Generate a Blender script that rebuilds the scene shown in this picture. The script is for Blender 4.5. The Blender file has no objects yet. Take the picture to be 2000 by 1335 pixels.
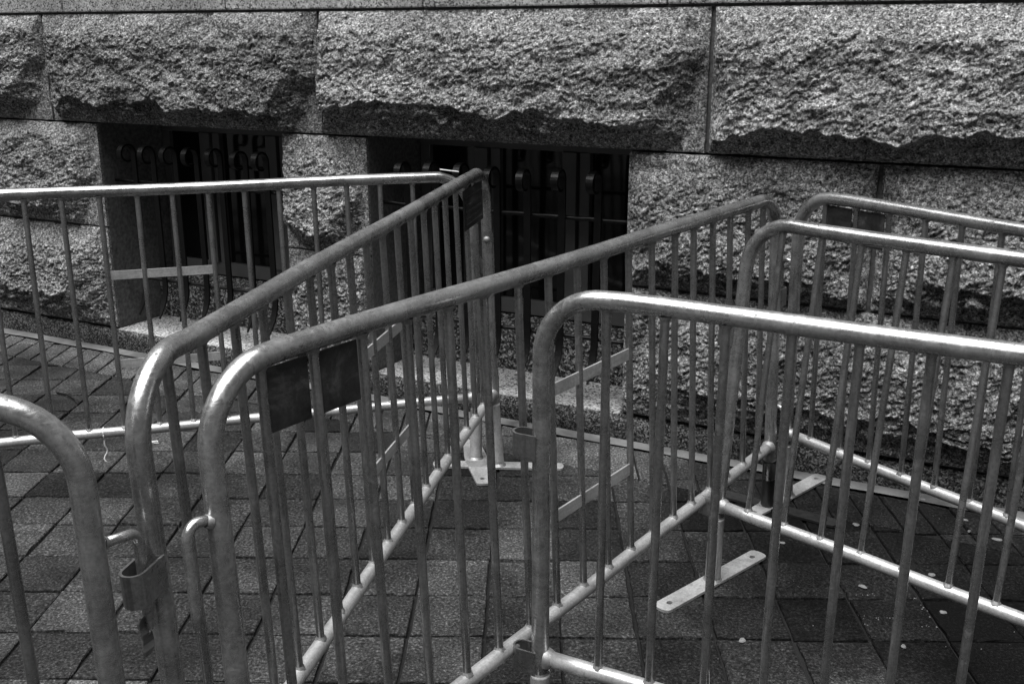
import bpy, bmesh, math, random
import numpy as np
from mathutils import Matrix, Vector

random.seed(7)
S = bpy.context.scene
COL = S.collection
R = math.radians
PI = math.pi

# ------------------------------------------------------------------ camera, sky, sun, exposure
cd = bpy.data.cameras.new('camera')
cam = bpy.data.objects.new('camera', cd)
COL.objects.link(cam)
cam.location = (0, 0, 1.5505)
cam.rotation_euler = (R(90 - 16.285), 0, 0)
cd.sensor_width = 36
cd.lens = 36.87
cd.clip_end = 500
S.camera = cam

SUN_EL, SUN_AZ = 75, 230          # elevation; compass azimuth of the sun measured from +Y clockwise
w = bpy.data.worlds.new('World')
S.world = w
w.use_nodes = True
wn_ = w.node_tree.nodes
wl_ = w.node_tree.links
bg = wn_['Background']
sky = wn_.new('ShaderNodeTexSky')
sky.sky_type = 'NISHITA'
sky.sun_disc = False
sky.sun_elevation = R(SUN_EL)
sky.sun_rotation = R(SUN_AZ)
sky.air_density = 0.12
sky.dust_density = 0.2
bw = wn_.new('ShaderNodeRGBToBW')          # black and white photograph: grey sky light
wl_.new(sky.outputs[0], bw.inputs[0])
wl_.new(bw.outputs[0], bg.inputs['Color'])
bg.inputs['Strength'].default_value = 0.05
ld = bpy.data.lights.new('sun', 'SUN')
ld.energy = 4.0
ld.angle = R(64)
ld.color = (1, 1, 1)
sun = bpy.data.objects.new('sun', ld)
COL.objects.link(sun)
sd = Vector((math.sin(R(SUN_AZ)) * math.cos(R(SUN_EL)), math.cos(R(SUN_AZ)) * math.cos(R(SUN_EL)), math.sin(R(SUN_EL))))
sun.rotation_euler = sd.to_track_quat('Z', 'Y').to_euler()
sun.location = (0, 0, 8)
S.view_settings.view_transform = 'Standard'
S.view_settings.look = 'None'
S.view_settings.exposure = 1.1
S.view_settings.gamma = 1.0

# ------------------------------------------------------------------ noise (numpy)
def _hash(ix, iy, seed):
    h = (ix.astype(np.int64) * 374761393 + iy.astype(np.int64) * 668265263 + seed * 1274126177) & 0xffffffff
    h = ((h ^ (h >> 13)) * 1274126177) & 0xffffffff
    h = ((h ^ (h >> 16)) * 2246822519) & 0xffffffff
    return (h ^ (h >> 15)) & 0xffffffff

def perlin(x, y, seed=0):
    x0 = np.floor(x); y0 = np.floor(y)
    fx = x - x0; fy = y - y0
    def g(ix, iy, dx, dy):
        a = _hash(ix, iy, seed) / 4294967296.0 * 2 * PI
        return np.cos(a) * dx + np.sin(a) * dy
    u = fx * fx * fx * (fx * (fx * 6 - 15) + 10)
    v = fy * fy * fy * (fy * (fy * 6 - 15) + 10)
    a = g(x0, y0, fx, fy); b = g(x0 + 1, y0, fx - 1, fy)
    c = g(x0, y0 + 1, fx, fy - 1); d = g(x0 + 1, y0 + 1, fx - 1, fy - 1)
    return (a + (b - a) * u) * (1 - v) + (c + (d - c) * u) * v * 1.0

def fbm(x, y, octv, seed, gain=0.5):
    t = 0; amp = 1.0; f = 1.0
    for i in range(octv):
        t = t + amp * perlin(x * f, y * f, seed + i * 17)
        amp *= gain; f *= 2.03
    return t

def billow(x, y, octv, seed, gain=0.5):
    t = 0; amp = 1.0; f = 1.0
    for i in range(octv):
        t = t + amp * (np.abs(perlin(x * f, y * f, seed + i * 31)) * 2 - 0.5)
        amp *= gain; f *= 2.03
    return t

def sstep(e0, e1, x):
    t = np.clip((x - e0) / (e1 - e0), 0, 1)
    return t * t * (3 - 2 * t)

# ------------------------------------------------------------------ material helpers
def mat(name):
    m = bpy.data.materials.new(name)
    m.use_nodes = True
    nt = m.node_tree
    b = nt.nodes['Principled BSDF']
    return m, nt, b

def N(nt, typ, **kw):
    n = nt.nodes.new(typ)
    for k, v in kw.items():
        if k in n.inputs.keys():
            n.inputs[k].default_value = v
        else:
            setattr(n, k, v)
    return n

def L(nt, a, b):
    nt.links.new(a, b)

def ramp(nt, src, stops, interp='LINEAR'):
    r = nt.nodes.new('ShaderNodeValToRGB')
    e = r.color_ramp.elements
    r.color_ramp.interpolation = interp
    while len(e) < len(stops):
        e.new(0.5)
    for i, (p, v) in enumerate(stops):
        e[i].position = p
        e[i].color = (v, v, v, 1)
    L(nt, src, r.inputs[0])
    return r.outputs[0]

def math_(nt, op, a, b=None, clamp=False):
    n = nt.nodes.new('ShaderNodeMath')
    n.operation = op
    n.use_clamp = clamp
    for i, x in enumerate((a, b)):
        if x is None:
            continue
        if isinstance(x, (int, float)):
            n.inputs[i].default_value = x
        else:
            L(nt, x, n.inputs[i])
    return n.outputs[0]

def mixv(nt, f, a, b):
    n = nt.nodes.new('ShaderNodeMix')
    n.data_type = 'FLOAT'
    for i, x in zip((0, 2, 3), (f, a, b)):
        if isinstance(x, (int, float)):
            n.inputs[i].default_value = x
        else:
            L(nt, x, n.inputs[i])
    return n.outputs[0]

def coords(nt, rnd=True, scale=None):
    tc = nt.nodes.new('ShaderNodeTexCoord')
    v = tc.outputs['Object']
    if rnd:
        oi = nt.nodes.new('ShaderNodeObjectInfo')
        a = nt.nodes.new('ShaderNodeVectorMath'); a.operation = 'ADD'
        m = math_(nt, 'MULTIPLY', oi.outputs['Random'], 57.0)
        L(nt, v, a.inputs[0]); L(nt, m, a.inputs[1])
        v = a.outputs[0]
    if scale:
        mp = nt.nodes.new('ShaderNodeMapping')
        mp.inputs['Scale'].default_value = scale
        L(nt, v, mp.inputs[0]); v = mp.outputs[0]
    return v

def noise(nt, v, scale, detail=4, rough=0.55, dist=0.0):
    n = N(nt, 'ShaderNodeTexNoise', Scale=scale, Detail=detail, Roughness=rough, Distortion=dist)
    L(nt, v, n.inputs['Vector'])
    return n.outputs['Fac']

def bump(nt, h, strength, dist, prev=None):
    b = nt.nodes.new('ShaderNodeBump')
    b.inputs['Strength'].default_value = strength
    b.inputs['Distance'].default_value = dist
    L(nt, h, b.inputs['Height'])
    if prev is not None:
        L(nt, prev, b.inputs['Normal'])
    return b.outputs[0]

def granite(name, lo, mid, hi, cell, bumpd, stain=0.35, black=0.2, rough=0.85, crystal=0.0, clump=0.0):
    m, nt, b = mat(name)
    v = coords(nt, False)
    vo = N(nt, 'ShaderNodeTexVoronoi', Scale=1 / cell)
    nz = noise(nt, v, 30, 3)
    dv = nt.nodes.new('ShaderNodeVectorMath'); dv.operation = 'ADD'
    sc = math_(nt, 'MULTIPLY', nz, cell * 1.5)
    L(nt, v, dv.inputs[0]); L(nt, sc, dv.inputs[1])
    L(nt, dv.outputs[0], vo.inputs['Vector'])
    sep = nt.nodes.new('ShaderNodeSeparateColor')
    L(nt, vo.outputs['Color'], sep.inputs[0])
    grain = ramp(nt, sep.outputs[0], [(0, lo), (black, lo * 1.3), (black + 0.08, mid * 0.75), (0.65, mid), (0.8, hi * 0.85), (1, hi)])
    n2 = noise(nt, v, 0.7 / cell, 3, 0.7)
    g2 = ramp(nt, n2, [(0.3, 0.55), (0.55, 1.0), (0.75, 1.3)])
    big = noise(nt, v, 2.3, 6, 0.6, 0.4)
    st = ramp(nt, big, [(0.35, 1 - stain), (0.6, 1.0)])
    c = math_(nt, 'MULTIPLY', math_(nt, 'MULTIPLY', grain, g2), st)
    oi = nt.nodes.new('ShaderNodeObjectInfo')
    c = math_(nt, 'MULTIPLY', c, math_(nt, 'ADD', 0.85, math_(nt, 'MULTIPLY', oi.outputs['Random'], 0.3)))
    if clump:
        cl = noise(nt, v, clump, 5, 0.72, 0.3)
        c = math_(nt, 'MULTIPLY', c, ramp(nt, cl, [(0.36, 0.22), (0.46, 0.76), (0.54, 1.16), (0.64, 1.8)]))
    L(nt, c, b.inputs['Base Color'])
    b.inputs['Roughness'].default_value = rough
    b.inputs['Specular IOR Level'].default_value = 0.12
    h1 = noise(nt, v, 0.45 / cell, 5, 0.65)
    h2 = noise(nt, v, 1.6 / cell, 3, 0.6)
    nrm = bump(nt, h1, 0.9, bumpd)
    if crystal:
        nrm = bump(nt, math_(nt, 'ADD', vo.outputs['Distance'], math_(nt, 'MULTIPLY', sep.outputs[1], 0.7)), crystal, cell * 0.9, nrm)
    nrm = bump(nt, h2, 0.7, bumpd * 0.4, nrm)
    L(nt, nrm, b.inputs['Normal'])
    return m

M = {}
M['rock'] = granite('rock_faced_granite', 0.10, 0.30, 0.50, 0.005, 0.012, 0.45, 0.14, crystal=0.3, clump=70.0)
M['smooth'] = granite('dressed_granite', 0.05, 0.22, 0.36, 0.0045, 0.002, 0.4, 0.2)
M['ledge'] = granite('ledge_granite', 0.08, 0.42, 0.58, 0.006, 0.003, 0.35, 0.15)
M['sill'] = granite('pale_sill_granite', 0.06, 0.46, 0.66, 0.007, 0.003, 0.5, 0.14)
M['apron'] = granite('coarse_granite', 0.02, 0.10, 0.3, 0.008, 0.008, 0.3, 0.3, crystal=0.3, clump=60.0)
M['plinth'] = granite('weathered_plinth', 0.015, 0.075, 0.2, 0.006, 0.006, 0.7, 0.3)

def simple(name, val, rough, nscale=20, var=0.4, bd=0.002, metallic=0.0, spec=0.4):
    m, nt, b = mat(name)
    v = coords(nt)
    n = noise(nt, v, nscale, 6, 0.6)
    c = ramp(nt, n, [(0.3, val * (1 - var)), (0.7, val * (1 + var))])
    L(nt, c, b.inputs['Base Color'])
    b.inputs['Roughness'].default_value = rough
    b.inputs['Metallic'].default_value = metallic
    b.inputs['Specular IOR Level'].default_value = spec
    L(nt, bump(nt, noise(nt, v, nscale * 4, 5), 0.6, bd), b.inputs['Normal'])
    return m

M['mortar'] = simple('mortar', 0.10, 0.95, 60, 0.5, 0.004)
M['concrete'] = simple('concrete_strip', 0.12, 0.9, 4, 0.75, 0.003)
M['iron'] = simple('black_wrought_iron', 0.003, 0.4, 40, 0.5, 0.002, 0.0, 0.26)
M['frame_paint'] = simple('grey_window_paint', 0.09, 0.5, 9, 0.15, 0.0005)
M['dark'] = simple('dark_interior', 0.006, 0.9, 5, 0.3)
M['white'] = simple('white_plastic', 0.8, 0.45, 30, 0.08, 0.0005)
M['gum'] = simple('flattened_gum', 0.15, 0.8, 90, 0.4, 0.001)
M['upper'] = M['ledge']

def glass():
    m, nt, b = mat('dark_window_glass')
    b.inputs['Base Color'].default_value = (0.006, 0.006, 0.006, 1)
    b.inputs['Roughness'].default_value = 0.06
    b.inputs['Specular IOR Level'].default_value = 0.35
    v = coords(nt)
    L(nt, bump(nt, noise(nt, v, 3, 2), 0.1, 0.01), b.inputs['Normal'])
    return m
M['glass'] = glass()

def metal(name, base, rough, streak, dirt=0.5, metallic=0.9, lo=0.72, hi=1.15):
    m, nt, b = mat(name)
    v = coords(nt)
    vs = coords(nt, True, streak)
    n1 = noise(nt, v, 9, 6, 0.65, 0.6)
    n2 = noise(nt, vs, 1.0, 6, 0.7)
    n3 = noise(nt, v, 160, 3, 0.6)
    c = ramp(nt, n1, [(0.3, base * lo), (0.55, base), (0.75, base * hi)])
    s = ramp(nt, n2, [(0.3, 0.78), (0.6, 1.05)])
    sp = ramp(nt, n3, [(0.35, 0.82), (0.6, 1.05)])
    c = math_(nt, 'MULTIPLY', math_(nt, 'MULTIPLY', c, s), sp)
    # grime: irregular dark flecks and drips
    d1 = noise(nt, v, 22, 8, 0.72, 0.3)
    d2 = noise(nt, v, 4, 3, 0.5)
    df = math_(nt, 'MULTIPLY', ramp(nt, d1, [(0.57, 0.0), (0.66, 1.0)]), ramp(nt, d2, [(0.45, 0.0), (0.62, 1.0)]))
    df = math_(nt, 'MULTIPLY', df, dirt)
    dr = noise(nt, coords(nt, True, (60, 60, 5)), 1.0, 7, 0.75, 0.2)
    df2 = math_(nt, 'MULTIPLY', ramp(nt, dr, [(0.56, 0.0), (0.66, 1.0)]), ramp(nt, noise(nt, v, 2.6, 4, 0.6), [(0.46, 0.0), (0.6, 1.0)]))
    df = math_(nt, 'MAXIMUM', df, math_(nt, 'MULTIPLY', df2, dirt))
    # dull zinc bloom patches
    bl = ramp(nt, noise(nt, v, 13, 7, 0.7, 1.0), [(0.5, 0.0), (0.7, 1.0)])
    col = mixv(nt, df, c, 0.03)
    L(nt, col, b.inputs['Base Color'])
    met = mixv(nt, df, metallic, 0.1)
    L(nt, met, b.inputs['Metallic'])
    rg = math_(nt, 'ADD', ramp(nt, n1, [(0.3, rough - 0.07), (0.7, rough + 0.08)]), math_(nt, 'MULTIPLY', bl, 0.1))
    scr = ramp(nt, noise(nt, coords(nt, True, (25, 25, 260)), 1.0, 3, 0.6), [(0.55, 0.0), (0.66, 0.09)])
    rg = math_(nt, 'ADD', rg, scr)
    rg = mixv(nt, df, rg, 0.7)
    L(nt, rg, b.inputs['Roughness'])
    nr = bump(nt, n1, 0.35, 0.003)
    nr = bump(nt, n2, 0.25, 0.0008, nr)
    nr = bump(nt, n3, 0.25, 0.0006, nr)
    L(nt, nr, b.inputs['Normal'])
    return m

M['steel'] = metal('galvanised_steel', 0.42, 0.25, (6, 70, 70), 1.0, 0.84, 0.6, 1.25)
M['rail'] = metal('worn_bottom_rail', 0.50, 0.36, (6, 70, 70), 0.6, 0.55)
M['steel_post'] = metal('galvanised_steel_bar', 0.33, 0.27, (80, 80, 5), 0.8)
M['weld'] = metal('weld_bead', 0.36, 0.5, (90, 90, 90), 0.5, 0.7)
M['plate'] = metal('dull_plate_steel', 0.055, 0.42, (14, 14, 9), 1.0, 0.6, 0.25, 3.6)
M['foot'] = metal('worn_foot_plate', 0.40, 0.55, (30, 30, 30), 0.6, 0.35)
M['dark_foot'] = metal('grimy_foot_plate', 0.07, 0.6, (30, 30, 30), 0.8)

def paver_mat():
    m, nt, b = mat('dark_brick_paver')
    v = coords(nt, False)
    at = nt.nodes.new('ShaderNodeAttribute'); at.attribute_name = 'tone'
    tone = at.outputs['Fac']
    n1 = noise(nt, v, 7, 6, 0.65)
    n2 = noise(nt, v, 120, 5, 0.8)
    n3 = noise(nt, v, 1.6, 5, 0.6, 0.5)
    c = ramp(nt, n1, [(0.3, 0.62), (0.7, 1.25)])
    sp = ramp(nt, n2, [(0.36, 0.15), (0.47, 0.75), (0.56, 1.5), (0.66, 4.5), (0.74, 8.0)])
    st = ramp(nt, n3, [(0.4, 0.5), (0.58, 1.15)])
    c = math_(nt, 'MULTIPLY', math_(nt, 'MULTIPLY', c, sp), math_(nt, 'MULTIPLY', st, tone))
    # paver colour darkened in a ragged-edged patch near the wall at the right
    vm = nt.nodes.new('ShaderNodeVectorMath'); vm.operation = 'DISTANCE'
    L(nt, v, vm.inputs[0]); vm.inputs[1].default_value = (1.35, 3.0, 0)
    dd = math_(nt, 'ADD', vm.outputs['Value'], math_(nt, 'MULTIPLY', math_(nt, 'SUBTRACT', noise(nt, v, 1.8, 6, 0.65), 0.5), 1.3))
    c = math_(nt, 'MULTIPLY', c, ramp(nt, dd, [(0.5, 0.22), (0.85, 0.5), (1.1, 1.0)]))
    L(nt, c, b.inputs['Base Color'])
    L(nt, ramp(nt, n1, [(0.3, 0.7), (0.7, 0.9)]), b.inputs['Roughness'])
    b.inputs['Specular IOR Level'].default_value = 0.1
    nr = bump(nt, n1, 0.4, 0.006)
    nr = bump(nt, n2, 0.8, 0.003, nr)
    L(nt, nr, b.inputs['Normal'])
    return m
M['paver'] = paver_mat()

def ground_mat():
    m, nt, b = mat('paved_ground')
    v = coords(nt, False)
    br = N(nt, 'ShaderNodeTexBrick', Scale=1.0)
    br.offset = 0.0
    br.inputs['Brick Width'].default_value = 0.2067
    br.inputs['Row Height'].default_value = 0.2145
    br.inputs['Mortar Size'].default_value = 0.004
    br.inputs['Color1'].default_value = (0.03, 0.03, 0.03, 1)
    br.inputs['Color2'].default_value = (0.05, 0.05, 0.05, 1)
    br.inputs['Mortar'].default_value = (0.008, 0.008, 0.008, 1)
    L(nt, v, br.inputs['Vector'])
    L(nt, br.outputs['Color'], b.inputs['Base Color'])
    b.inputs['Roughness'].default_value = 0.9
    return m
M['ground'] = ground_mat()
M['joint'] = simple('sandy_joint', 0.004, 0.95, 80, 0.6, 0.003)

# ------------------------------------------------------------------ mesh helpers
def link(name, me, mats, parent=None, kind=None, smooth=False):
    o = bpy.data.objects.new(name, me)
    COL.objects.link(o)
    if not isinstance(mats, (list, tuple)):
        mats = [mats]
    if not me.materials:
        for m in mats:
            me.materials.append(m)
    if parent is not None:
        o.parent = parent
    if kind:
        o['kind'] = kind
    if smooth:
        me.polygons.foreach_set('use_smooth', [True] * len(me.polygons))
    return o

def tag(o, label, cat, group=None):
    o['label'] = label
    o['category'] = cat
    if group:
        o['group'] = group
    return o

class MB:
    def __init__(self):
        self.v = []; self.f = []; self.mi = []; self.sm = []
    def add(self, vs, fs, mi=0, sm=False):
        b = len(self.v)
        self.v += [tuple(p) for p in vs]
        for f in fs:
            self.f.append([i + b for i in f]); self.mi.append(mi); self.sm.append(sm)
    def box(self, a, b, mi=0, bev=0.0):
        x0, y0, z0 = a; x1, y1, z1 = b
        if bev <= 0:
            vs = [(x0, y0, z0), (x1, y0, z0), (x1, y1, z0), (x0, y1, z0), (x0, y0, z1), (x1, y0, z1), (x1, y1, z1), (x0, y1, z1)]
            fs = [(0, 3, 2, 1), (4, 5, 6, 7), (0, 1, 5, 4), (1, 2, 6, 5), (2, 3, 7, 6), (3, 0, 4, 7)]
            self.add(vs, fs, mi)
        else:
            bm = bmesh.new()
            bmesh.ops.create_cube(bm, size=1)
            for v in bm.verts:
                v.co = Vector(((x0 + x1) / 2 + v.co.x * (x1 - x0), (y0 + y1) / 2 + v.co.y * (y1 - y0), (z0 + z1) / 2 + v.co.z * (z1 - z0)))
            bmesh.ops.bevel(bm, geom=list(bm.edges), offset=bev, segments=2, affect='EDGES', profile=0.6)
            bm.verts.index_update()
            self.add([v.co[:] for v in bm.verts], [[q.index for q in f.verts] for f in bm.faces], mi)
            bm.free()
    def tube(self, pts, rad, seg=14, mi=0, caps=True, flat=None):
        """round (or flat = (width_vector, thickness)) section swept along pts; rad may be a list"""
        pts = [Vector(p) for p in pts]
        n = len(pts)
        rads = rad if isinstance(rad, (list, tuple)) else [rad] * n
        tang = []
        for i in range(n):
            a = pts[max(i - 1, 0)]; b = pts[min(i + 1, n - 1)]
            tang.append((b - a).normalized())
        ref = Vector((0, 1, 0)) if abs(tang[0].y) < 0.9 else Vector((1, 0, 0))
        e1 = (ref - tang[0] * ref.dot(tang[0])).normalized()
        vs = []
        for i in range(n):
            t = tang[i]
            e1 = (e1 - t * e1.dot(t)).normalized()
            e2 = t.cross(e1)
            for k in range(seg):
                a = 2 * PI * k / seg
                vs.append(pts[i] + (e1 * math.cos(a) + e2 * math.sin(a)) * rads[i])
        fs = []
        for i in range(n - 1):
            for k in range(seg):
                k2 = (k + 1) % seg
                fs.append((i * seg + k, i * seg + k2, (i + 1) * seg + k2, (i + 1) * seg + k))
        self.add(vs, fs, mi, True)
        if caps:
            b = len(self.v) - len(vs)
            self.f.append([b + k for k in reversed(range(seg))]); self.mi.append(mi); self.sm.append(False)
            self.f.append([b + (n - 1) * seg + k for k in range(seg)]); self.mi.append(mi); self.sm.append(False)
    def strip(self, pts, normals, wvec, widths, thick, mi=0):
        """flat bar: pts = centre line, normals = direction of thickness, wvec = direction of the width"""
        n = len(pts); wv = Vector(wvec); vs = []
        for i in range(n):
            p = Vector(pts[i]); nn = Vector(normals[i]); wd = widths[i] if isinstance(widths, (list, tuple)) else widths
            for a, c in ((-1, -1), (1, -1), (1, 1), (-1, 1)):
                vs.append(p + wv * (a * wd / 2) + nn * (c * thick / 2))
        fs = []
        for i in range(n - 1):
            for k in range(4):
                fs.append((i * 4 + k, i * 4 + (k + 1) % 4, (i + 1) * 4 + (k + 1) % 4, (i + 1) * 4 + k))
        fs.append((3, 2, 1, 0)); e = (n - 1) * 4; fs.append((e, e + 1, e + 2, e + 3))
        self.add(vs, fs, mi)
    def build(self, name, mats, parent=None, kind=None):
        me = bpy.data.meshes.new(name)
        me.from_pydata(self.v, [], self.f)
        me.polygons.foreach_set('material_index', self.mi)
        me.polygons.foreach_set('use_smooth', self.sm)
        me.update()
        return link(name, me, mats, parent, kind)

# ------------------------------------------------------------------ wall coordinates
WYAW = -0.4741175
WD = Vector((math.cos(WYAW), math.sin(WYAW), 0))
WN = Vector((WD.y, -WD.x, 0))
WBASE = Vector((0, 4.1726, 0))
# local wall axes: X along the wall to the right, Y INTO the wall, Z up  (so the face looks to -Y)
building = bpy.data.objects.new('stone_building', None)
COL.objects.link(building)
building.location = WBASE
building.rotation_euler = (0, 0, WYAW)
tag(building, 'rock-faced grey granite building base with two barred basement windows at pavement level', 'building')

GAP = 0.0075

def rock_height(s, z, b):
    s0, s1, z0, z1 = b['r']; seed = b['seed']; A = b.get('A', 0.076)
    h = z1 - z0
    ws = s + 0.025 * fbm(s * 7, z * 7, 3, seed + 5)
    wz = z + 0.025 * fbm(s * 7 + 31, z * 7, 3, seed + 6)
    dl = np.maximum(ws - s0, 0); dr = np.maximum(s1 - ws, 0); dt = np.maximum(z1 - wz, 0); db = np.maximum(wz - z0, 0)
    n = A + b.get('tilt', 0.16) * ((z0 + z1) / 2 - z) + 0.022 * fbm(s * 2.6, z * 4, 4, seed) + 0.016 * billow(s * 5, z * 8, 3, seed + 3)
    n = np.minimum(n, 0.010 + b.get('kt', 0.6) * dt + 0.02 * billow(s * 6, z * 6, 3, seed + 8))
    n = np.minimum(n, 0.012 + b.get('kl', 0.5) * dl + 0.02 * fbm(s * 8, z * 8, 3, seed + 9))
    n = np.minimum(n, 0.012 + b.get('kr', 0.5) * dr + 0.02 * fbm(s * 8, z * 8, 3, seed + 10))
    # undercut bottom with scalloped break line
    zb = b.get('zb', 0.12)
    if b.get('line'):
        xs, ys = zip(*b['line'])
        base = np.interp((s - s0) / (s1 - s0), xs, ys)
    else:
        base = zb * np.ones_like(s)
    brk = base + 0.035 * billow(s * 4.2, s * 0 + seed, 2, seed + 12) + 0.012 * fbm(s * 22, s * 0 + 3.3, 3, seed + 13)
    dz = z - z0
    lt = dz / 0.045 + 1.4 * fbm(s * 5, z * 7, 4, seed + 19)
    lf = lt - np.floor(lt)
    under = 0.030 + 0.42 * np.minimum(dz, brk) + 0.020 * billow(s * 7, z * 12, 4, seed + 14) + 0.022 * (1 - lf) * sstep(0.0, 0.10, lf) * sstep(-0.2, 0.3, fbm(s * 4, z * 6, 3, seed + 20))
    ter = brk * (0.52 + 0.5 * fbm(s * 3.2, s * 0 + 9.1, 3, seed + 15))
    under = np.where(dz < ter, np.minimum(under, 0.016 + 0.34 * dz + 0.016 * fbm(s * 12, z * 12, 2, seed + 16)), under)
    n = np.minimum(n, under + np.maximum(dz - brk, 0) * 4.5)
    for (cs, cz, gs, gz, c) in b.get('chips', []):
        n = np.minimum(n, c + gs * (ws - cs) + gz * (wz - cz) + 0.008 * fbm(s * 14, z * 14, 3, seed + 21))
    edge = np.minimum(np.minimum(s - s0, s1 - s), np.minimum(z - z0, z1 - z))
    # broken face: irregular little ledges that shade their own undersides, over crystalline roughness
    wq = fbm(s * 8, z * 8, 4, seed + 40, 0.6)
    wq2 = fbm(s * 21 + 5, z * 21, 3, seed + 45, 0.6)
    def ledges(per, wamp, sl):
        t = (z + sl * s) / per + wamp * wq + 0.7 * wq2
        f = t - np.floor(t)
        return (1 - f) * sstep(0.0, 0.16, f)
    m1 = sstep(-0.25, 0.25, fbm(s * 11, z * 14, 3, seed + 46))
    rough = 0.010 * m1 * ledges(0.052, 1.9, 0.25) + 0.0075 * ledges(0.026, 1.6, -0.3) + 0.006 * fbm(s * 45, z * 45, 3, seed + 41, 0.75) + 0.008 * fbm(s * 14, z * 14, 3, seed + 42)
    rough = rough * (0.3 + 0.7 * sstep(0.03, 0.15, z1 - z + 0.05 * fbm(s * 6, z * 6, 2, seed + 44)))
    n = n + rough * sstep(0.0, 0.03, edge) * b.get('rough', 1.0)
    if b.get('mr'):
        n = np.where(s1 - s < b['mr'] + 0.004 * fbm(z * 20, z * 0, 2, seed + 60), np.minimum(n, 0.004), n)
    if b.get('ml'):
        n = np.where(s - s0 < b['ml'] + 0.004 * fbm(z * 20, z * 0 + 4, 2, seed + 61), np.minimum(n, 0.004), n)
    n = np.maximum(n, 0.003)
    return n * sstep(-0.002, 0.012, edge) + 0.003

def stone_block(b, res=0.0042, depth=0.46, mats=None, parent=building):
    s0, s1, z0, z1 = b['r']
    s0 += GAP; s1 -= GAP; z0 += 0.0035; z1 -= 0.0035
    bb = dict(b); bb['r'] = (s0, s1, z0, z1)
    nx = max(6, int((s1 - s0) / res)); nz = max(6, int((z1 - z0) / res))
    xs = np.linspace(s0, s1, nx + 1); zs = np.linspace(z0, z1, nz + 1)
    X, Z = np.meshgrid(xs, zs)
    sd_ = b['seed']
    if res < 0.02:      # worn, slightly crooked joint edges
        v_ = (Z - z0) / (z1 - z0); u_ = (X - s0) / (s1 - s0)
        def wob(t, k):
            return 0.0045 * np.abs(fbm(t * 9, t * 0 + k, 4, sd_ + 70 + k)) + 0.007 * np.clip(fbm(t * 5, t * 0 + k + 7, 3, sd_ + 80 + k) - 0.35, 0, 1)
        Zn = Z + wob(X, 1) * (1 - v_) - wob(X, 2) * v_
        ml_, mr_ = (0 if b.get('ml') else 1), (0 if b.get('mr') else 1)
        X = X + wob(Z, 3) * (1 - u_) * ml_ - wob(Z, 4) * u_ * mr_
        Z = Zn
    Nn = rock_height(X, Z, bb)
    V = np.stack([X.ravel(), -Nn.ravel(), Z.ravel()], 1)
    idx = np.arange((nx + 1) * (nz + 1)).reshape(nz + 1, nx + 1)
    q = np.stack([idx[:-1, :-1].ravel(), idx[:-1, 1:].ravel(), idx[1:, 1:].ravel(), idx[1:, :-1].ravel()], 1)
    ring = np.concatenate([idx[0, :-1], idx[:-1, -1], idx[-1, :0:-1], idx[:0:-1, 0]])
    nb = len(V)
    Vf = V[ring].copy(); Vf[:, 1] = 0.0           # arris of the front edge
    Vb = V[ring].copy(); Vb[:, 1] = depth
    V = np.concatenate([V, V[ring], Vb])
    m = len(ring); a = nb + np.arange(m); c = nb + m + np.arange(m)
    side = np.stack([a, c, np.roll(c, -1), np.roll(a, -1)], 1)
    faces = np.concatenate([q, side])
    me = bpy.data.meshes.new('stone_block')
    me.vertices.add(len(V)); me.vertices.foreach_set('co', V.ravel())
    me.loops.add(faces.size); me.loops.foreach_set('vertex_index', faces.ravel().astype(np.int32))
    me.polygons.add(len(faces)); me.polygons.foreach_set('loop_start', np.arange(0, faces.size, 4, dtype=np.int32))
    mi = np.concatenate([np.zeros(len(q), np.int32), np.ones(len(side), np.int32)])
    sm = np.concatenate([np.ones(len(q), bool), np.zeros(len(side), bool)])
    me.update(calc_edges=True)
    me.polygons.foreach_set('material_index', mi)
    me.polygons.foreach_set('use_smooth', sm)
    me.validate()
    return link('stone_block', me, mats or [M['rock'], M['smooth']], parent)

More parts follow.
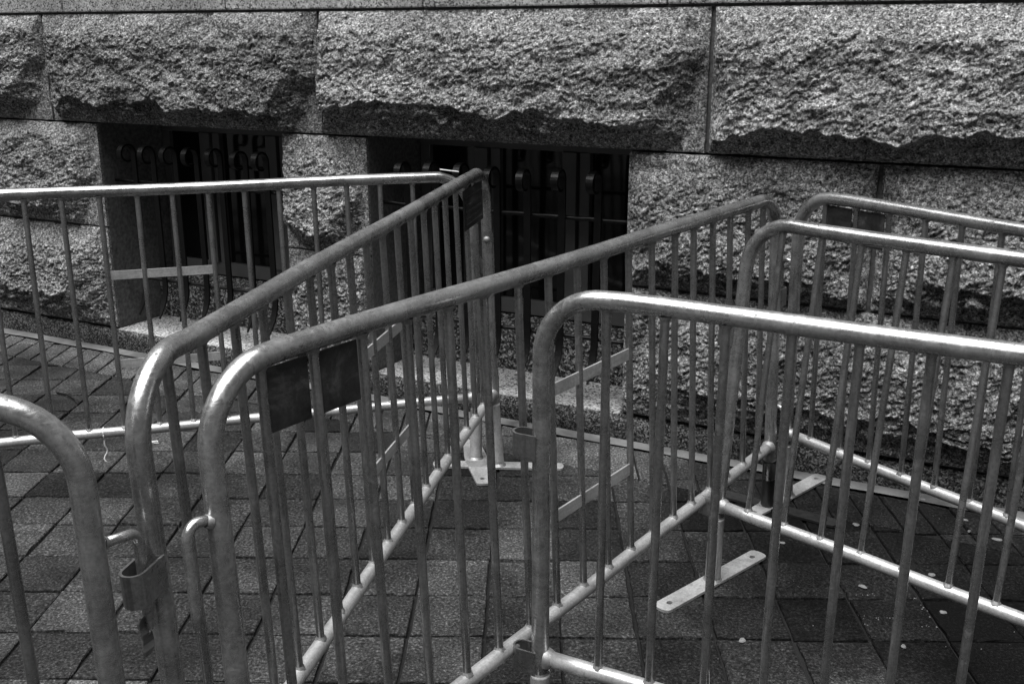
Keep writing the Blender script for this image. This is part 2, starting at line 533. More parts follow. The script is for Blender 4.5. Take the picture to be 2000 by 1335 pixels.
W1 = (-2.272, -1.145)
W2 = (-0.683, 0.486)
Z0, Z1, Z2, Z3 = 0.105, 0.627, 1.140, 1.650
blocks = [
    dict(r=(-4.25, -2.572, Z2, Z3), seed=11, kr=0.9, zb=0.10, chips=[(-2.63, 1.40, -0.95, 0.42, 0.035), (-2.75, 1.22, -0.5, 0.9, 0.03)]),
    dict(r=(-2.572, -0.908, Z2, Z3), seed=23, A=0.09, kr=1.2, line=[(0, .02), (.06, .07), (.12, .14), (.2, .09), (.33, .10), (.45, .12), (.55, .08), (.7, .09), (.85, .085), (1, .05)],
         chips=[(-0.98, 1.45, -1.0, -0.25, 0.045), (-1.06, 1.30, -0.9, 0.5, 0.075), (-2.50, 1.25, 0.9, 0.4, 0.05)]),
    dict(r=(-0.908, 0.788, Z2, Z3), seed=37, kl=1.6, kr=0.55, A=0.098, kt=0.6, line=[(0, .06), (.08, .13), (.25, .17), (.33, .155), (.42, .15), (.52, .10), (.62, .14), (.72, .115), (.85, .09), (1, .07)],
         chips=[(0.66, 1.32, -0.9, 0.25, 0.06), (0.72, 1.48, -0.8, -0.2, 0.05), (0.60, 1.22, -0.5, 0.7, 0.06)]),
    dict(r=(0.788, 2.45, Z2, Z3), seed=41, A=0.098, kl=1.2, kt=0.6, line=[(0, .04), (.1, .09), (.22, .11), (.4, .07), (.55, .12), (.7, .08), (.85, .15), (1, .08)]),
    dict(r=(2.45, 4.1, Z2, Z3), seed=43),
    dict(r=(-3.6, W1[0], Z1, Z2), seed=51, kr=0.55, mr=0.028, zb=0.16, chips=[(-2.36, 0.92, -1.1, -0.15, 0.05), (-2.45, 0.74, -0.7, 0.5, 0.05)]),
    dict(r=(W1[1], W2[0], Z1, Z2), seed=61, mr=0.034, ml=0.02, A=0.06, kt=0.3, kr=1.6, kl=1.4, zb=0.09, chips=[(-0.80, 0.98, -0.7, -0.55, 0.03), (-0.78, 0.75, -0.7, 0.3, 0.035), (-1.05, 0.70, 0.5, 0.8, 0.03)]),
    dict(r=(W2[1], 1.393, Z1, Z2), seed=71, ml=0.022, A=0.07, kl=0.5, kt=0.3, zb=0.11),
    dict(r=(1.393, 2.9, Z1, Z2), seed=73, A=0.085, kt=0.4, zb=0.13),
    dict(r=(2.9, 4.4, Z1, Z2), seed=75),
    dict(r=(-4.0, W1[0], Z0, Z1), seed=81, mr=0.012, kr=0.4, zb=0.17, A=0.10),
    dict(r=(W1[1], W2[0], Z0, Z1), seed=83, mr=0.03, ml=0.02, A=0.055, kl=1.0, kr=1.0, zb=0.08),
    dict(r=(W2[1], 2.05, Z0, Z1), seed=85, ml=0.012, A=0.10, kl=0.4, zb=0.17, kt=0.6),
    dict(r=(2.05, 3.7, Z0, Z1), seed=87, A=0.10, zb=0.15),
]
for b in blocks:
    far = b['r'][0] > 2.3 or b['r'][1] < -3.3
    stone_block(b, 0.012 if far else 0.0042)
for sA, sB in ((-8.0, -4.25), (4.1, 8.0)):
    stone_block(dict(r=(sA, sB, Z2, Z3), seed=int(91 + sA)), 0.03)
for sA, sB in ((-8.0, -3.6), (4.4, 8.0)):
    stone_block(dict(r=(sA, sB, Z1, Z2), seed=int(95 + sA)), 0.03)
for sA, sB in ((-8.0, -4.0), (3.7, 8.0)):
    stone_block(dict(r=(sA, sB, Z0, Z1), seed=int(99 + sA)), 0.03)

# smooth dressed course above the rock-faced one
s = -2.41 - 1.01 * 5
while s < 8:
    e = s + 1.01
    m = MB(); m.box((s + 0.003, -0.012 - random.random() * 0.003, Z3 + 0.006), (e - 0.003, 0.46, 2.21), bev=0.006)
    m.build('ledge_block', M['ledge'], building)
    s = e
m = MB()
m.box((-8.0, 0.0, 2.216), (8.0, 0.5, 7.5))
m.build('upper_wall', M['upper'], building)
core = MB()
for a, b in ((-8.0, W1[0] - 0.006), (W1[1] + 0.006, W2[0] - 0.006), (W2[1] + 0.006, 8.0)):
    core.box((a, 0.010, 0.0), (b, 0.44, Z2 - 0.006))
core.box((-8.0, 0.010, Z2 + 0.006), (8.0, 0.44, 2.215))
core.build('wall_core', M['mortar'], building)

# plinth with rounded weathered nose
prof = [(0.0, -0.030), (0.02, -0.034), (0.06, -0.036), (0.082, -0.032), (0.094, -0.022), (0.1, -0.006), (0.101, 0.02)]
xs = np.arange(-8, 8.001, 0.02)
pv = []; pf = []
for i, x in enumerate(xs):
    for j, (z, y) in enumerate(prof):
        k = 0.006 * float(fbm(np.array([x * 7.0]), np.array([z * 9.0 + 2]), 3, 5)[0])
        pv.append((x, y + k * (0.3 if j < 1 else 1), z + (0.4 * k if 2 < j < 6 else 0)))
np_ = len(prof)
for i in range(len(xs) - 1):
    for j in range(np_ - 1):
        a = i * np_ + j
        pf.append((a, a + np_, a + np_ + 1, a + 1))
m = MB(); m.add(pv, pf, 0, True); m.build('plinth', M['plinth'], building)

# ------------------------------------------------------------------ windows
def window(sa, sb):
    m = MB(); m.box((sa + 0.002, -0.012, 0.02), (sb - 0.002, 0.31, 0.103), bev=0.004)
    m.build('sill', M['sill'], building)
    # rough granite apron below the window, its top weathered to a slope
    m = MB()
    z0, z1, z2 = 0.104, 0.292, 0.335
    nx = 120; nz = 24
    X, Z = np.meshgrid(np.linspace(sa + 0.002, sb - 0.002, nx + 1), np.linspace(z0, z1, nz + 1))
    hh = 0.004 * billow(X * 40, Z * 40, 2, int(sa * 100) + 900)
    vs = [(X[j, i], 0.30 - hh[j, i], Z[j, i]) for j in range(nz + 1) for i in range(nx + 1)]
    fs = [(j * (nx + 1) + i, j * (nx + 1) + i + 1, (j + 1) * (nx + 1) + i + 1, (j + 1) * (nx + 1) + i) for j in range(nz) for i in range(nx)]
    m.add(vs, fs, 0, True)
    b = nz * (nx + 1)
    top = [vs[b + i] for i in range(nx + 1)] + [(vs[b + i][0], 0.43, z2) for i in range(nx + 1)]
    m.add(top, [(i, i + 1, nx + 2 + i, nx + 1 + i) for i in range(nx)], 0, False)
    m.build('apron_stone', M['apron'], building)
    # window: frame with two mullions, three panes
    c = (sa + sb) / 2
    fr = MB()
    y0, y1 = 0.405, 0.46
    fr.box((sa + 0.004, y0, 0.338), (sb - 0.004, y1, 0.405), bev=0.004)
    fr.box((sa + 0.004, y0, 1.075), (sb - 0.004, y1, 1.135), bev=0.004)
    fr.box((sa + 0.004, y0 + 0.002, 0.405), (sa + 0.055, y1, 1.075), bev=0.004)
    fr.box((sb - 0.055, y0 + 0.002, 0.405), (sb - 0.004, y1, 1.075), bev=0.004)
    for mx in (c - 0.235, c + 0.195):
        fr.box((mx - 0.058, y0 - 0.012, 0.405), (mx + 0.008, y1, 1.075), bev=0.004)
        fr.box((mx + 0.022, y0 - 0.004, 0.405), (mx + 0.068, y1, 1.075), bev=0.004)
        fr.box((mx + 0.008, y0 + 0.02, 0.405), (mx + 0.022, y1, 1.075))
    w_ = fr.build('window', M['frame_paint'], building)
    edges = [sa + 0.055, c - 0.293, c - 0.167, c + 0.137, c + 0.263, sb - 0.055]
    for i in range(3):
        p = MB(); p.box((edges[2 * i], 0.432, 0.405), (edges[2 * i + 1], 0.438, 1.075))
        p.build('pane', M['glass'], w_)
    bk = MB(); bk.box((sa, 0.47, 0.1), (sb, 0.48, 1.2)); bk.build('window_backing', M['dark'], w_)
    # wrought iron grille: two cross rails, seven scrolled bars
    g = MB()
    for z in (0.368, 0.855):
        pts = [(sa - 0.0 + (sb - sa) * i / 20, 0.078 + 0.002 * math.sin(i * 1.7), z + 0.002 * math.sin(i * 2.3)) for i in range(21)]
        g.tube(pts, 0.009, 8)
    gr = g.build('window_grille', M['iron'], building)
    sp = (sb - sa) / 8
    for i in range(7):
        x = sa + sp * (1 + i) + random.uniform(-0.006, 0.006)
        bm_ = MB()
        pts = []; nr = []; wd = []
        lean = random.uniform(-0.01, 0.01)
        # pointed foot curling out toward the street
        for k in range(9):
            t = k / 8
            a = t * PI / 2 * 0.62
            pts.append((0, 0.065 - 0.06 * (1 - math.sin(PI / 2 * t)), 0.19 + 0.17 * t)); wd.append(0.003 + 0.027 * min(1, t * 2.2))
        for k in range(1, 8):
            pts.append((0, 0.065, 0.36 + (1.0 - 0.36) * k / 7)); wd.append(0.03)
        rr = 0.046
        for k in range(1, 20):
            a = PI - k * (PI * 1.62) / 19
            r2 = rr * (1 - 0.012 * k)
            pts.append((0, 0.065 - rr - math.cos(a) * r2, 1.0 + math.sin(a) * r2)); wd.append(0.03)
        for k in range(len(pts)):
            p0 = Vector(pts[max(0, k - 1)]); p1 = Vector(pts[min(len(pts) - 1, k + 1)])
            t = (p1 - p0).normalized()
            nr.append(Vector((0, -t.z, t.y)))
        bm_.strip(pts, nr, (1, 0, 0), wd, 0.009)
        o = bm_.build('grille_bar', M['iron'], gr)
        o.location = (x, random.uniform(-0.004, 0.004), random.uniform(-0.006, 0.006))
        o.rotation_euler = (0, random.uniform(-0.006, 0.006), random.uniform(-0.06, 0.06))
window(*W1)
window(*W2)

# ------------------------------------------------------------------ ground
gs = MB(); gs.add([(-60, -60, -0.03), (60, -60, -0.03), (60, 60, -0.03), (-60, 60, -0.03)], [(0, 1, 2, 3)])
gs.build('ground', M['ground'], None, 'structure')
js = MB(); js.add([(-5.6, -1.6, -0.011), (5.6, -1.6, -0.011), (5.6, 7.6, -0.011), (-5.6, 7.6, -0.011)], [(0, 1, 2, 3)])
js.build('joint_bed', M['joint'], None, 'structure')

def clip(poly, n, d):            # keep n.p >= d
    out = []
    for i in range(len(poly)):
        a = poly[i]; b = poly[(i + 1) % len(poly)]
        da = n[0] * a[0] + n[1] * a[1] - d; db = n[0] * b[0] + n[1] * b[1] - d
        if da >= 0:
            out.append(a)
        if (da >= 0) != (db >= 0):
            t = da / (da - db)
            out.append((a[0] + (b[0] - a[0]) * t, a[1] + (b[1] - a[1]) * t))
    return out

GA = R(-1.1)
gx = (math.cos(GA), math.sin(GA)); gy = (-math.sin(GA), math.cos(GA))
GO = (-0.070, 2.702)
PX, PY = 0.2067, 0.2150
wnv = (WN.x, WN.y)
def wall_d(off):
    return WN.x * WBASE.x + WN.y * WBASE.y + off
pv = []; pf = []; tone = []
def paver(poly, t):
    if len(poly) < 3:
        return
    area = 0
    for i in range(len(poly)):
        a = poly[i]; b = poly[(i + 1) % len(poly)]
        area += a[0] * b[1] - a[1] * b[0]
    if abs(area) / 2 < 0.0012:
        return
    if area < 0:
        poly = poly[::-1]
    cx = sum(p[0] for p in poly) / len(poly); cy = sum(p[1] for p in poly) / len(poly)
    tx, ty = random.gauss(0, 0.006), random.gauss(0, 0.006); hz = random.gauss(0, 0.0012)
    b0 = len(pv); n = len(poly)
    fine = []
    for i in range(n):                       # slightly chipped, irregular edges
        a = poly[i]; b = poly[(i + 1) % n]
        ln = math.hypot(b[0] - a[0], b[1] - a[1]); k = max(1, int(ln / 0.035))
        for q in range(k):
            f = q / k
            fine.append((a[0] + (b[0] - a[0]) * f, a[1] + (b[1] - a[1]) * f))
    n = len(fine)
    def ins(p, dd):
        dx, dy = cx - p[0], cy - p[1]; l = math.hypot(dx, dy) + 1e-6
        return (p[0] + dx / l * dd, p[1] + dy / l * dd)
    for lay, (dd, z) in enumerate(((0.0, -0.03), (0.0006, -0.003), (0.0035, 0.0))):
        for p in fine:
            j = random.random() ** 3 * 0.004 if lay else 0
            q = ins(p, dd + j)
            pv.append((q[0], q[1], z + hz + (q[0] - cx) * tx + (q[1] - cy) * ty - (j * 0.3 if lay == 2 else 0)))
    for lay in range(2):
        for i in range(n):
            i2 = (i + 1) % n
            pf.append((b0 + lay * n + i, b0 + lay * n + i2, b0 + (lay + 1) * n + i2, b0 + (lay + 1) * n + i)); tone.append(t)
    pf.append(tuple(b0 + 2 * n + i for i in range(n))); tone.append(t)

g = 0.0034
BAND = 0.365
for i in range(-26, 27):
    for j in range(-20, 24):
        jx = random.gauss(0, 0.0015); jy = random.gauss(0, 0.0015)
        c = [(i * PX + g + jx, j * PY + g + jy), ((i + 1) * PX - g + jx, j * PY + g + jy), ((i + 1) * PX - g + jx, (j + 1) * PY - g + jy), (i * PX + g + jx, (j + 1) * PY - g + jy)]
        poly = [(GO[0] + gx[0] * a + gy[0] * b, GO[1] + gx[1] * a + gy[1] * b) for a, b in c]
        if max(p[0] for p in poly) > 5.4 or min(p[0] for p in poly) < -5.4 or min(p[1] for p in poly) < -1.5:
            continue
        base = 0.037 * random.choice((0.45, 0.65, 0.85, 0.95, 1.1, 1.5))
        paver(clip(poly, wnv, wall_d(BAND + g)), base)
for i in range(-52, 54):
    for j in range(-12, 30):
        off = 0.35 if i % 2 else 0.0
        y0 = j * 0.42 + off * 0
        c = [(i * PX / 2 + g, y0 + g), ((i + 1) * PX / 2 - g, y0 + g), ((i + 1) * PX / 2 - g, y0 + 0.42 - g), (i * PX / 2 + g, y0 + 0.42 - g)]
        c = [(a, b) for a, b in c]
        poly = [(GO[0] + gx[0] * a + gy[0] * b, GO[1] + gx[1] * a + gy[1] * b) for a, b in c]
        if max(p[0] for p in poly) > 5.4 or min(p[0] for p in poly) < -5.4:
            continue
        poly = clip(clip(poly, wnv, wall_d(0.105)), (-wnv[0], -wnv[1]), -wall_d(BAND - g))
        paver(poly, 0.062 * random.choice((0.75, 0.9, 1.0, 1.1, 1.3)))
me = bpy.data.meshes.new('pavement')
me.from_pydata(pv, [], pf)
at = me.attributes.new('tone', 'FLOAT', 'FACE')
at.data.foreach_set('value', tone)
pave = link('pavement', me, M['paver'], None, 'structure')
# pale concrete strip between paving and wall
m = MB()
n = 160
for i in range(n):
    a = -8 + 16 * i / n; b = -8 + 16 * (i + 1) / n
    j0 = 0.004 * math.sin(i * 1.3) ; j1 = 0.004 * math.sin((i + 1) * 1.3)
    P = [WBASE + WD * q + WN * o for q, o in ((a, 0.100 + j0), (b, 0.100 + j1), (b, 0.02), (a, 0.02))]
    m.add([(p.x, p.y, 0.003) for p in P], [(0, 1, 2, 3)])
m.build('edge_strip', M['concrete'], None, 'structure')

def blob(name, x, y, r, mat_, parent, ell=1.0, z=0.0035, rot=0.0):
    n = 18; vs = []; fs = []
    for k in range(n):
        a = 2 * PI * k / n
        q = r * (1 + 0.16 * math.sin(a * 2 + x * 9) + 0.1 * math.sin(a * 3 + y * 7) + random.uniform(-.06, .06))
        px, py = q * math.cos(a) * ell, q * math.sin(a)
        vs.append((x + px * math.cos(rot) - py * math.sin(rot), y + px * math.sin(rot) + py * math.cos(rot), z - 0.003))
    for k in range(n):
        px, py, pz = vs[k]
        vs.append((x + (px - x) * 0.8, y + (py - y) * 0.8, z))
    fs = [(k, (k + 1) % n, n + (k + 1) % n, n + k) for k in range(n)] + [tuple(n + k for k in range(n))]
    m = MB(); m.add(vs, fs, 0, True)
    return m.build(name, mat_, parent)
for (x, y, r) in [(1.136, 3.155, .015), (1.028, 2.75, .014), (.615, 2.465, .014), (1.035, 2.436, .012), (1.555, 3.049, .016), (1.207, 2.607, .014), (.86, 3.025, .011),
                  (1.51, 3.189, .011), (1.489, 3.106, .009), (1.257, 2.819, .015), (1.429, 3.35, .012), (-.52, 2.2, .012), (.2, 2.3, .008), (-1.05, 2.35, .008)]:
    blob('gum_spot', x, y, r * 0.6, M['gum'], pave, random.uniform(1.0, 1.5), 0.004, random.uniform(0, 3))

# ------------------------------------------------------------------ crowd barriers
HR, HB, SPC, RT = 1.07, 0.246, 0.11579, 0.0192
_mesh = {}

def bar_mesh():
    if 'bar' in _mesh:
        return _mesh['bar']
    m = MB()
    n = 12
    m.tube([(0, 0, HB + 0.008 + (HR - HB - 0.02) * i / n) for i in range(n + 1)], 0.0088, 12, 0, False)
    for z, sgn in ((HB + 0.0165, 1), (HR - RT + 0.001, -1)):
        # lumpy weld fillet
        seg = 16; vs = []
        for k, (rr, dz) in enumerate(((0.0130, -0.004), (0.0122, -0.001), (0.0103, 0.002), (0.0088, 0.006))):
            for q in range(seg):
                a = 2 * PI * q / seg
                r2 = rr * (1 + 0.09 * math.sin(q * 2.4 + k) + 0.05 * math.sin(q * 4.1))
                vs.append((r2 * math.cos(a), r2 * math.sin(a), z + sgn * dz))
        fs = []
        for k in range(3):
            for q in range(seg):
                f = (k * seg + q, k * seg + (q + 1) % seg, (k + 1) * seg + (q + 1) % seg, (k + 1) * seg + q)
                fs.append(f if sgn > 0 else f[::-1])
        m.add(vs, fs, 1, True)
    o = m.build('bar', [M['steel_post'], M['weld']])
    _mesh['bar'] = o.data
    bpy.data.objects.remove(o)
    return _mesh['bar']

def add_mesh(name, me, parent, loc=(0, 0, 0)):
    o = bpy.data.objects.new(name, me)
    COL.objects.link(o)
    o.parent = parent
    o.location = loc
    return o

def loop_strap(m, x, sgn, z, ext=0.062, h=0.056):
    """flat strap bent into a U standing off the post, axis vertical"""
    r = 0.0185; pts = []; nr = []
    pts.append((x + sgn * 0.004, -r, z)); nr.append((0, -1, 0))
    pts.append((x + sgn * (ext - r), -r, z)); nr.append((0, -1, 0))
    for k in range(1, 10):
        a = -PI / 2 + PI * k / 10
        pts.append((x + sgn * (ext - r + r * math.cos(a)), r * math.sin(a), z)); nr.append((sgn * math.cos(a), math.sin(a), 0))
    pts.append((x + sgn * (ext - r), r, z)); nr.append((0, 1, 0))
    pts.append((x + sgn * 0.004, r, z)); nr.append((0, 1, 0))
    m.strip(pts, nr, (0, 0, 1), h, 0.0042)

def hook_rod(m, x, sgn, z, ext=0.048, drop=0.165, rad=0.0088, dip=0.0):
    z0_ = z; z = z - dip
    pts = [(x + sgn * 0.008, 0, z0_ - 0.004), (x + sgn * (ext - 0.022), 0, z + 0.002)]
    for k in range(1, 8):
        a = PI / 2 - PI / 2 * k / 8
        pts.append((x + sgn * (ext - 0.022 + 0.022 * math.cos(a)), 0, z - 0.020 + 0.022 * math.sin(a)))
    n = 6
    for k in range(n + 1):
        pts.append((x + sgn * ext, 0, z - 0.020 - (drop - 0.02) * k / n))
    rads = [rad] * len(pts)
    rads[-1] = rad * 0.45; 
    pts.append((x + sgn * (ext - 0.004), 0, z - drop - 0.012)); rads.append(rad * 0.2)
    rads[-2] = rad * 0.8
    m.tube(pts, rads, 14, 0)
    m.tube([(x + sgn * 0.016, 0, z0_ - 0.004), (x + sgn * 0.026, 0, z0_ - 0.002 - dip * 0.3)], [rad * 1.5, rad * 1.02], 12, 1, False)

def foot_plate(name, parent, half, wid, taper, mat_, th=0.008):
    """flat bar with round-cornered ends and a hole near each end, along local X"""
    bm = bmesh.new()
    out = []
    for sx in (1, -1):
        wq = wid * taper
        for k in range(9):
            a = -PI / 2 + PI * k / 8
            out.append((sx * (half - 0.018) + sx * 0.018 * math.cos(a) ** 0.8 if math.cos(a) > 0 else sx * (half - 0.018), (wq / 2) * math.sin(a) * (1 if sx > 0 else -1)))
        if taper != 1:
            out.append((sx * 0.03 * 0 , 0)) if False else None
    loops = []
    def loop(pts):
        vs = [bm.verts.new((p[0], p[1], th)) for p in pts]
        for i in range(len(vs)):
            bm.edges.new((vs[i], vs[(i + 1) % len(vs)]))
    if taper != 1:
        k9 = out[:9]; k18 = out[9:]
        out = k9 + [(0.03, wid / 2), (-0.03, wid / 2)] + k18 + [(-0.03, -wid / 2), (0.03, -wid / 2)]
    loop(out)
    for sx in (1, -1):
        loop([(sx * (half - 0.045) + 0.0095 * math.cos(2 * PI * k / 14), 0.0085 * math.sin(2 * PI * k / 14)) for k in range(14)])
    bmesh.ops.triangle_fill(bm, use_beauty=True, use_dissolve=False, edges=list(bm.edges), normal=(0, 0, 1))
    top = list(bm.faces)
    r = bmesh.ops.extrude_face_region(bm, geom=top)
    for v in [e for e in r['geom'] if isinstance(e, bmesh.types.BMVert)]:
        v.co.z = 0.0
    bmesh.ops.recalc_face_normals(bm, faces=list(bm.faces))
    me = bpy.data.meshes.new(name); bm.to_mesh(me); bm.free()
    return link(name, me, mat_, parent)

def barrier(label, q, end_gap=None, start='loop', plate=None, far_hooks=True, feet=(None, None), hook_at=None, hext=0.060, ext=0.062, nbars=18, dark=None, tapers=(1, 1)):
    x, y, z, yaw, lean, tilt, off = q
    d = Vector((math.cos(yaw), math.sin(yaw), 0)); n = Vector((-math.sin(yaw), math.cos(yaw), 0)); u = Vector((0, 0, 1))
    u1 = u * math.cos(lean) + n * math.sin(lean)
    d2 = d * math.cos(tilt) + u1 * math.sin(tilt); u2 = u1 * math.cos(tilt) - d * math.sin(tilt)
    nn = u2.cross(d2)
    rot = Matrix((d2, nn, u2)).transposed()
    root = bpy.data.objects.new('crowd_barrier', None)
    COL.objects.link(root)
    mw = Matrix.Translation((x, y, 0)) @ rot.to_4x4()
    root.matrix_world = mw
    tag(root, label, 'barrier', 'interlocking steel crowd barriers in front of the wall')
    Ln = off + SPC * (nbars - 1) + (end_gap or off)
    rb = 0.128
    # inverted U frame
    m = MB(); pts = []
    jit = random.uniform(0, 50)
    for k in range(9):
        pts.append((0, 0, 0.13 + (HR - rb - 0.13) * k / 8))
    for k in range(1, 13):
        a = PI - PI / 2 * k / 12
        pts.append((rb + rb * math.cos(a), 0, HR - rb + rb * math.sin(a)))
    nseg = 40
    for k in range(1, nseg):
        t = k / nseg
        pts.append((rb + (Ln - 2 * rb) * t, 0.0022 * math.sin(t * 7 + jit), HR + 0.0016 * math.sin(t * 11 + jit)))
    for k in range(0, 13):
        a = PI / 2 - PI / 2 * k / 12
        pts.append((Ln - rb + rb * math.cos(a), 0, HR - rb + rb * math.sin(a)))
    for k in range(1, 9):
        pts.append((Ln, 0, HR - rb + (0.13 - HR + rb) * k / 8))
    m.tube(pts, RT, 24, 0)
    m.build('frame', M['steel'], root)
    m = MB()
    m.tube([(0.012 + (Ln - 0.024) * k / 24, 0, HB + 0.0012 * math.sin(k * 0.9 + jit)) for k in range(25)], 0.0172, 18, 0)
    for xx, sg in ((RT - 0.001, 1), (Ln - RT + 0.001, -1)):
        m.tube([(xx - sg * 0.004, 0, HB), (xx + sg * 0.004, 0, HB), (xx + sg * 0.013, 0, HB)], [0.0245, 0.0225, 0.0174], 16, 1, False)
    m.build('bottom_rail', [M['rail'], M['weld']], root)
    me = bar_mesh()
    for k in range(nbars):
        o = add_mesh('bar', me, root, (off + SPC * k + random.uniform(-.0015, .0015), random.uniform(-.0015, .0015), 0))
        o.rotation_euler = (random.uniform(-.002, .002), random.uniform(-.002, .002), random.uniform(0, 6.28))
    c = nbars // 2 - 2
    for zz in (0.79, 0.485):
        m = MB(); m.box((off + SPC * c, -0.0025, zz - 0.015), (off + SPC * (c + 3), 0.0025, zz + 0.015), bev=0.0008)
        m.build('brace', M['rail'], root)
    # joining hardware: straps on one end, hooks on the other
    for end, xx, sg in ((start, 0, -1), (('hook' if start == 'loop' else 'loop'), Ln, 1)):
        if xx and not far_hooks:
            continue
        for zz in ((0.745, 0.236) if end == 'loop' else (0.845, 0.33)):
            m = MB()
            if end == 'loop':
                loop_strap(m, xx, sg, zz, ext)
            else:
                hook_rod(m, xx, sg, zz, hext, dip=0.018 if hook_at else 0.0)
            ho = m.build('strap_loop' if end == 'loop' else 'hook', [M['steel_post'] if end == 'loop' else M['steel'], M['weld']], root)
            if hook_at and end == 'hook' and xx == 0:
                ho.rotation_euler = (0, 0, hook_at)
    # plates
    if plate == 'start':
        for k in (0, 1):
            m = MB(); xa = off + SPC * k + 0.009; xb = off + SPC * (k + 1) - 0.017
            m.box((xa, -0.002, 0.94), (xb, 0.002, HR - 0.022), bev=0.0008)
            m.build('name_plate', M['plate'], root)
    if plate == 'end':
        m = MB(); xa, xb = off + SPC * 15 + 0.045, Ln - 0.09
        yy = -0.011
        m.box((xa, yy - 0.0015, 0.915), (xb, yy + 0.0015, 1.045), bev=0.0006)
        # worn raised border and unreadable raised rows
        za, zb = 0.93, 1.02
        bw_ = 0.003
        for (p, q2) in (((xa + .014, zb - bw_), (xb - .014, zb)), ((xa + .014, za), (xb - .014, za + bw_)), ((xa + .014, za + bw_), (xa + .014 + bw_, zb - bw_)), ((xb - .014 - bw_, za + bw_), (xb - .014, zb - bw_))):
            m.box((p[0], yy - 0.0035, p[1]), (q2[0], yy - 0.0016, q2[1]))
        for rowz, hh in ((0.992, 0.014), (0.970, 0.012), (0.951, 0.009)):
            xx = xa + 0.026
            while xx < xb - 0.035:
                ww = random.uniform(0.007, 0.016)
                m.box((xx, yy - 0.0032, rowz - hh / 2), (xx + ww, yy - 0.0016, rowz - hh / 2 + hh * random.uniform(.5, 1)))
                xx += ww + 0.004
        m.build('name_plate', M['plate'], root)
        m = MB()          # bolt head through the post
        m.tube([(Ln - RT + 0.003, -0.003, 0.826), (Ln - RT - 0.002, -0.0035, 0.826), (Ln - RT - 0.006, -0.004, 0.826), (Ln - RT - 0.0075, -0.004, 0.826)], [0.0125, 0.0115, 0.007, 0.002], 12, 0)
        m.build('bolt', M['weld'], root)
    # legs and feet
    for e, xx in ((0, 0.0), (1, Ln)):
        f = feet[e]
        base = root.matrix_world @ Vector((xx, 0, 0))
        gp = Vector((f[0], f[1], 0)) if f else Vector((base.x, base.y, 0))
        a = math.atan2(f[3], f[2]) if f and len(f) > 2 else yaw + PI / 2
        inv = root.matrix_world.inverted()
        top = Vector((xx, 0, 0.205)); bot = inv @ (gp + Vector((0, 0, 0.007)))
        m = MB()
        mm = bot.lerp(top, 0.5)
        m.tube([bot, bot.lerp(top, 0.08), mm, top - (top - bot) * 0.03, top], [0.0245, 0.0228, 0.0225, 0.0225, 0.0236], 18, 0)
        m.tube([bot - (bot - top) * 0.0, bot.lerp(top, 0.05)], [0.031, 0.0228], 14, 1, False)
        m.build('leg', [M['dark_foot'] if dark == e else M['foot'], M['weld']], root)
        fp = foot_plate('foot', root, 0.245, 0.056 if tapers[e] == 1 else 0.085, tapers[e], M['dark_foot'] if dark == e else M['foot'])
        fp.matrix_parent_inverse = Matrix.Identity(4)
        fp.matrix_local = inv @ (Matrix.Translation(gp + Vector((0, 0, 0.002))) @ Matrix.Rotation(a, 4, 'Z'))
    return root, Ln

bA, LA = barrier('barrier standing along the two windows, a white strip on its top corner',
             (-0.1297, 3.7143, 0, 3.4048, -0.0565, -0.0079, 0.0903), start='loop', feet=((-0.137, 3.707, 0.036, -0.238), None), tapers=(0.62, 1), far_hooks=True, ext=0.05)
bB, LB = barrier('barrier running from lower left towards the wall, small embossed plate on its far corner',
             (-0.5372, 1.4952, 0, 1.3545, 0.0291, 0.0165, 0.1026), end_gap=0.150, start='loop', plate='end', feet=(None, (-0.052, 3.64, 1, -0.06)), ext=0.078)
bC, LC = barrier('barrier crossing the middle diagonally, two blank dark plates under its near end',
             (-0.4210, 1.4521, 0, 0.9434, 0.0436, 0.0019, 0.1081), start='hook', plate='start', feet=(None, (0.875, 3.290)), dark=1)
bD, LD = barrier('nearest barrier on the right, with two strap loops on its rounded end',
             (0.0624, 2.0195, 0, -0.4610, -0.0279, -0.0109, 0.1352), start='loop', ext=0.062)
bE, LE = barrier('leaning barrier on the right, its pale foot plate lying open on the paving',
             (0.5818, 2.7737, 0, -0.8107, 0.0941, -0.0006, 0.1011), start='loop', feet=((0.593, 2.78, 0.352, 0.325), None), ext=0.06)
bF, LF = barrier('rear right barrier closest to the stone wall, two grey plates under its rail',
             (0.9461, 3.3650, 0, -0.9515, -0.0428, -0.0117, 0.1005), start='hook', plate='start', feet=((0.96, 3.372, 0.345, 0.336), None))
def post_axis(q, z, along=0.0):
    d = Vector((math.cos(q[3]), math.sin(q[3]), 0)); n = Vector((-math.sin(q[3]), math.cos(q[3]), 0))
    return Vector((q[0], q[1], 0)) + d * (along - z * math.sin(q[5])) + n * (z * math.sin(q[4])) + Vector((0, 0, z))
QB = (-0.5372, 1.4952, 0, 1.3545, 0.0291, 0.0165, 0.1026)
QG = (-0.5965, 1.3889, 0, 3.2801, 0.0223, -0.0144, 0.1116)
_v = post_axis(QB, 0.745, -0.047) - post_axis(QG, 0.745)
GEXT = math.hypot(_v.x, _v.y)
GROT = math.atan2(_v.y, _v.x) - (QG[3] + PI)
print('hook', GEXT, math.degrees(GROT))
bG, LG = barrier('barrier cut off at the lower left edge, its hook dropped into a strap loop',
             (-0.5965, 1.3889, 0, 3.2801, 0.0223, -0.0144, 0.1116), start='hook', hook_at=GROT, hext=GEXT + 0.008)

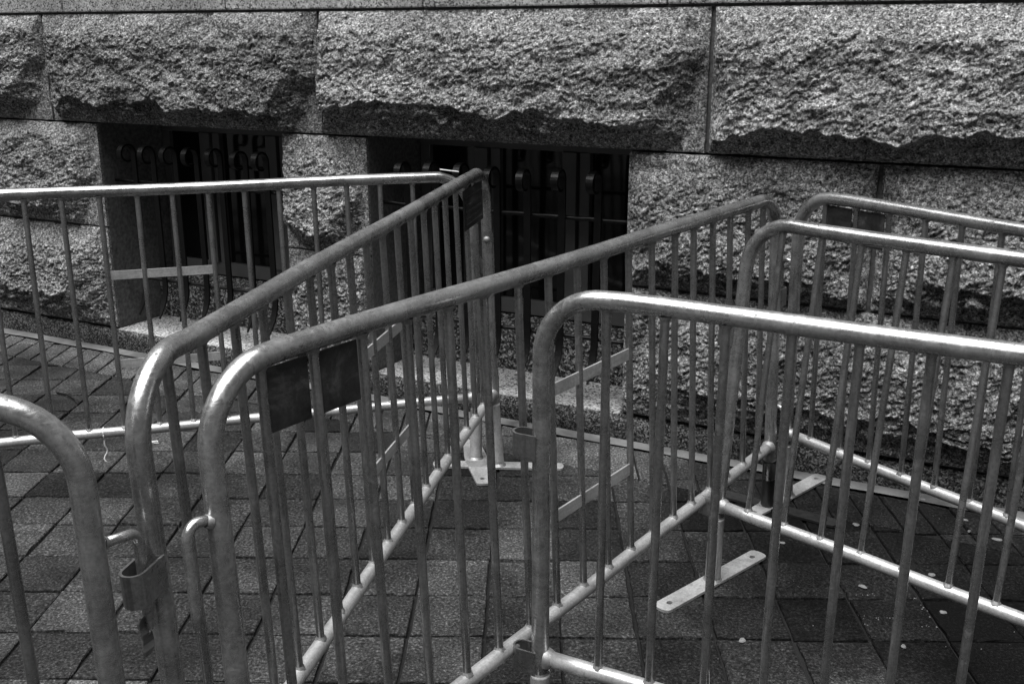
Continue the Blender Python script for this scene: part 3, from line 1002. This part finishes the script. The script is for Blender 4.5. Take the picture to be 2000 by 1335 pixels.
# frayed grey tape hanging from the hook of the cut-off barrier
hx = -GEXT
m = MB()
pts = [(hx, -0.002, 0.685 - 0.010 * k) for k in range(8)]
m.strip([(p[0] + 0.003 * math.sin(k), p[1] + 0.002 * math.cos(k * 2), p[2]) for k, p in enumerate(pts)], [(0, 1, 0.2 * math.sin(k)) for k in range(8)], (1, 0, 0), [0.018, 0.019, 0.017, 0.019, 0.021, 0.024, 0.022, 0.012], 0.004)
tt = m.build('tape_tail', M['concrete'], bG)
tt.rotation_euler = (0, 0, GROT)

def place_on(root, o):
    o.matrix_world = root.matrix_world @ o.matrix_world

# small loose things
m = MB()
m.box((0.040, -0.012, 0.0), (0.105, 0.012, 0.0035), bev=0.0006)
o = m.build('plastic_strip', M['white'])
o.matrix_world = bA.matrix_world @ Matrix.Translation((0, 0, HR + RT - 0.011)) @ Matrix.Rotation(R(-9), 4, 'Y')
tag(o, 'short white plastic strip lying on the top corner of the barrier by the windows', 'strip')

m = MB()
pts = [(0.001 * k * math.sin(k), 0.004 * math.sin(k * 0.9), -0.009 * k) for k in range(11)]
ring = [(0.0, 0.0195 * math.cos(a), 0.0195 * math.sin(a) + 0.0195) for a in [2 * PI * i / 16 for i in range(17)]]
m.tube(ring, 0.0016, 8); m.tube(pts, 0.0022, 8)
o = m.build('zip_tie', M['white'])
o.matrix_world = bA.matrix_world @ Matrix.Translation((1.318, 0, HB - 0.0195))
tag(o, 'white zip tie hanging from the bottom rail of the barrier by the windows', 'zip tie')

m = MB()
pts = [(0.018 * math.cos(a) * (1 + .2 * math.sin(2 * a)), 0.010 * math.sin(a), 0.004 + 0.002 * math.sin(3 * a)) for a in [5.6 * i / 20 for i in range(21)]] + [(0.028, -0.012, 0.004)]
m.tube(pts, 0.0017, 6)
o = m.build('zip_tie', M['white'])
o.location = (-1.425, 3.88, 0.001)
tag(o, 'cut white zip tie curled on the paving behind the barriers', 'zip tie')

m = MB()
m.tube([(-2.055, 4.475, 0.006), (-1.99, 4.43, 0.012), (-1.93, 4.37, 0.010), (-1.90, 4.33, 0.004)], [0.003, 0.0035, 0.003, 0.0015], 6)
m.tube([(-1.99, 4.43, 0.012), (-1.95, 4.46, 0.012), (-1.91, 4.455, 0.006)], [0.002, 0.002, 0.001], 5)
o = m.build('twig', M['iron'])
tag(o, 'thin dark twig lying on the paving at the left behind the barriers', 'twig')

# worn white paint flecks along the edges of one paver, and grit lying about
m = MB()
def fleck(x, y, r):
    a0 = random.uniform(0, 6.28)
    p = [(x + r * random.uniform(.5, 1) * math.cos(a0 + k * 1.256), y + r * random.uniform(.5, 1) * math.sin(a0 + k * 1.256)) for k in range(5)]
    m.add([(q[0], q[1], 0.0022) for q in p] + [(x, y, 0.0038)], [(k, (k + 1) % 5, 5) for k in range(5)])
for (a, b, n_) in (((0.985, 2.702), (1.05, 2.700), 7), ((1.155, 2.690), (1.165, 2.56), 9), ((0.99, 2.575), (1.06, 2.572), 7), ((0.972, 2.60), (0.972, 2.53), 6), ((1.12, 2.535), (1.165, 2.53), 5)):
    for k in range(n_):
        t = random.random()
        fleck(a[0] + (b[0] - a[0]) * t + random.gauss(0, .004), a[1] + (b[1] - a[1]) * t + random.gauss(0, .003), random.uniform(.0012, .0035))
for k in range(230):
    fleck(random.uniform(-2.2, 2.0), random.uniform(1.9, 4.2), random.uniform(.0009, .0026))
o = m.build('paint_fleck', M['gum'], pave)
o['kind'] = 'stuff'
m = MB()
m.tube([(0.566, 2.677, 0.003), (0.545, 2.58, 0.004), (0.531, 2.50, 0.003), (0.510, 2.39, 0.0035), (0.497, 2.30, 0.003), (0.47, 2.15, 0.003)], 0.0007, 5)
o = m.build('thread', M['gum'])
tag(o, 'thin pale thread lying on the paving below the nearest barrier on the right', 'thread')
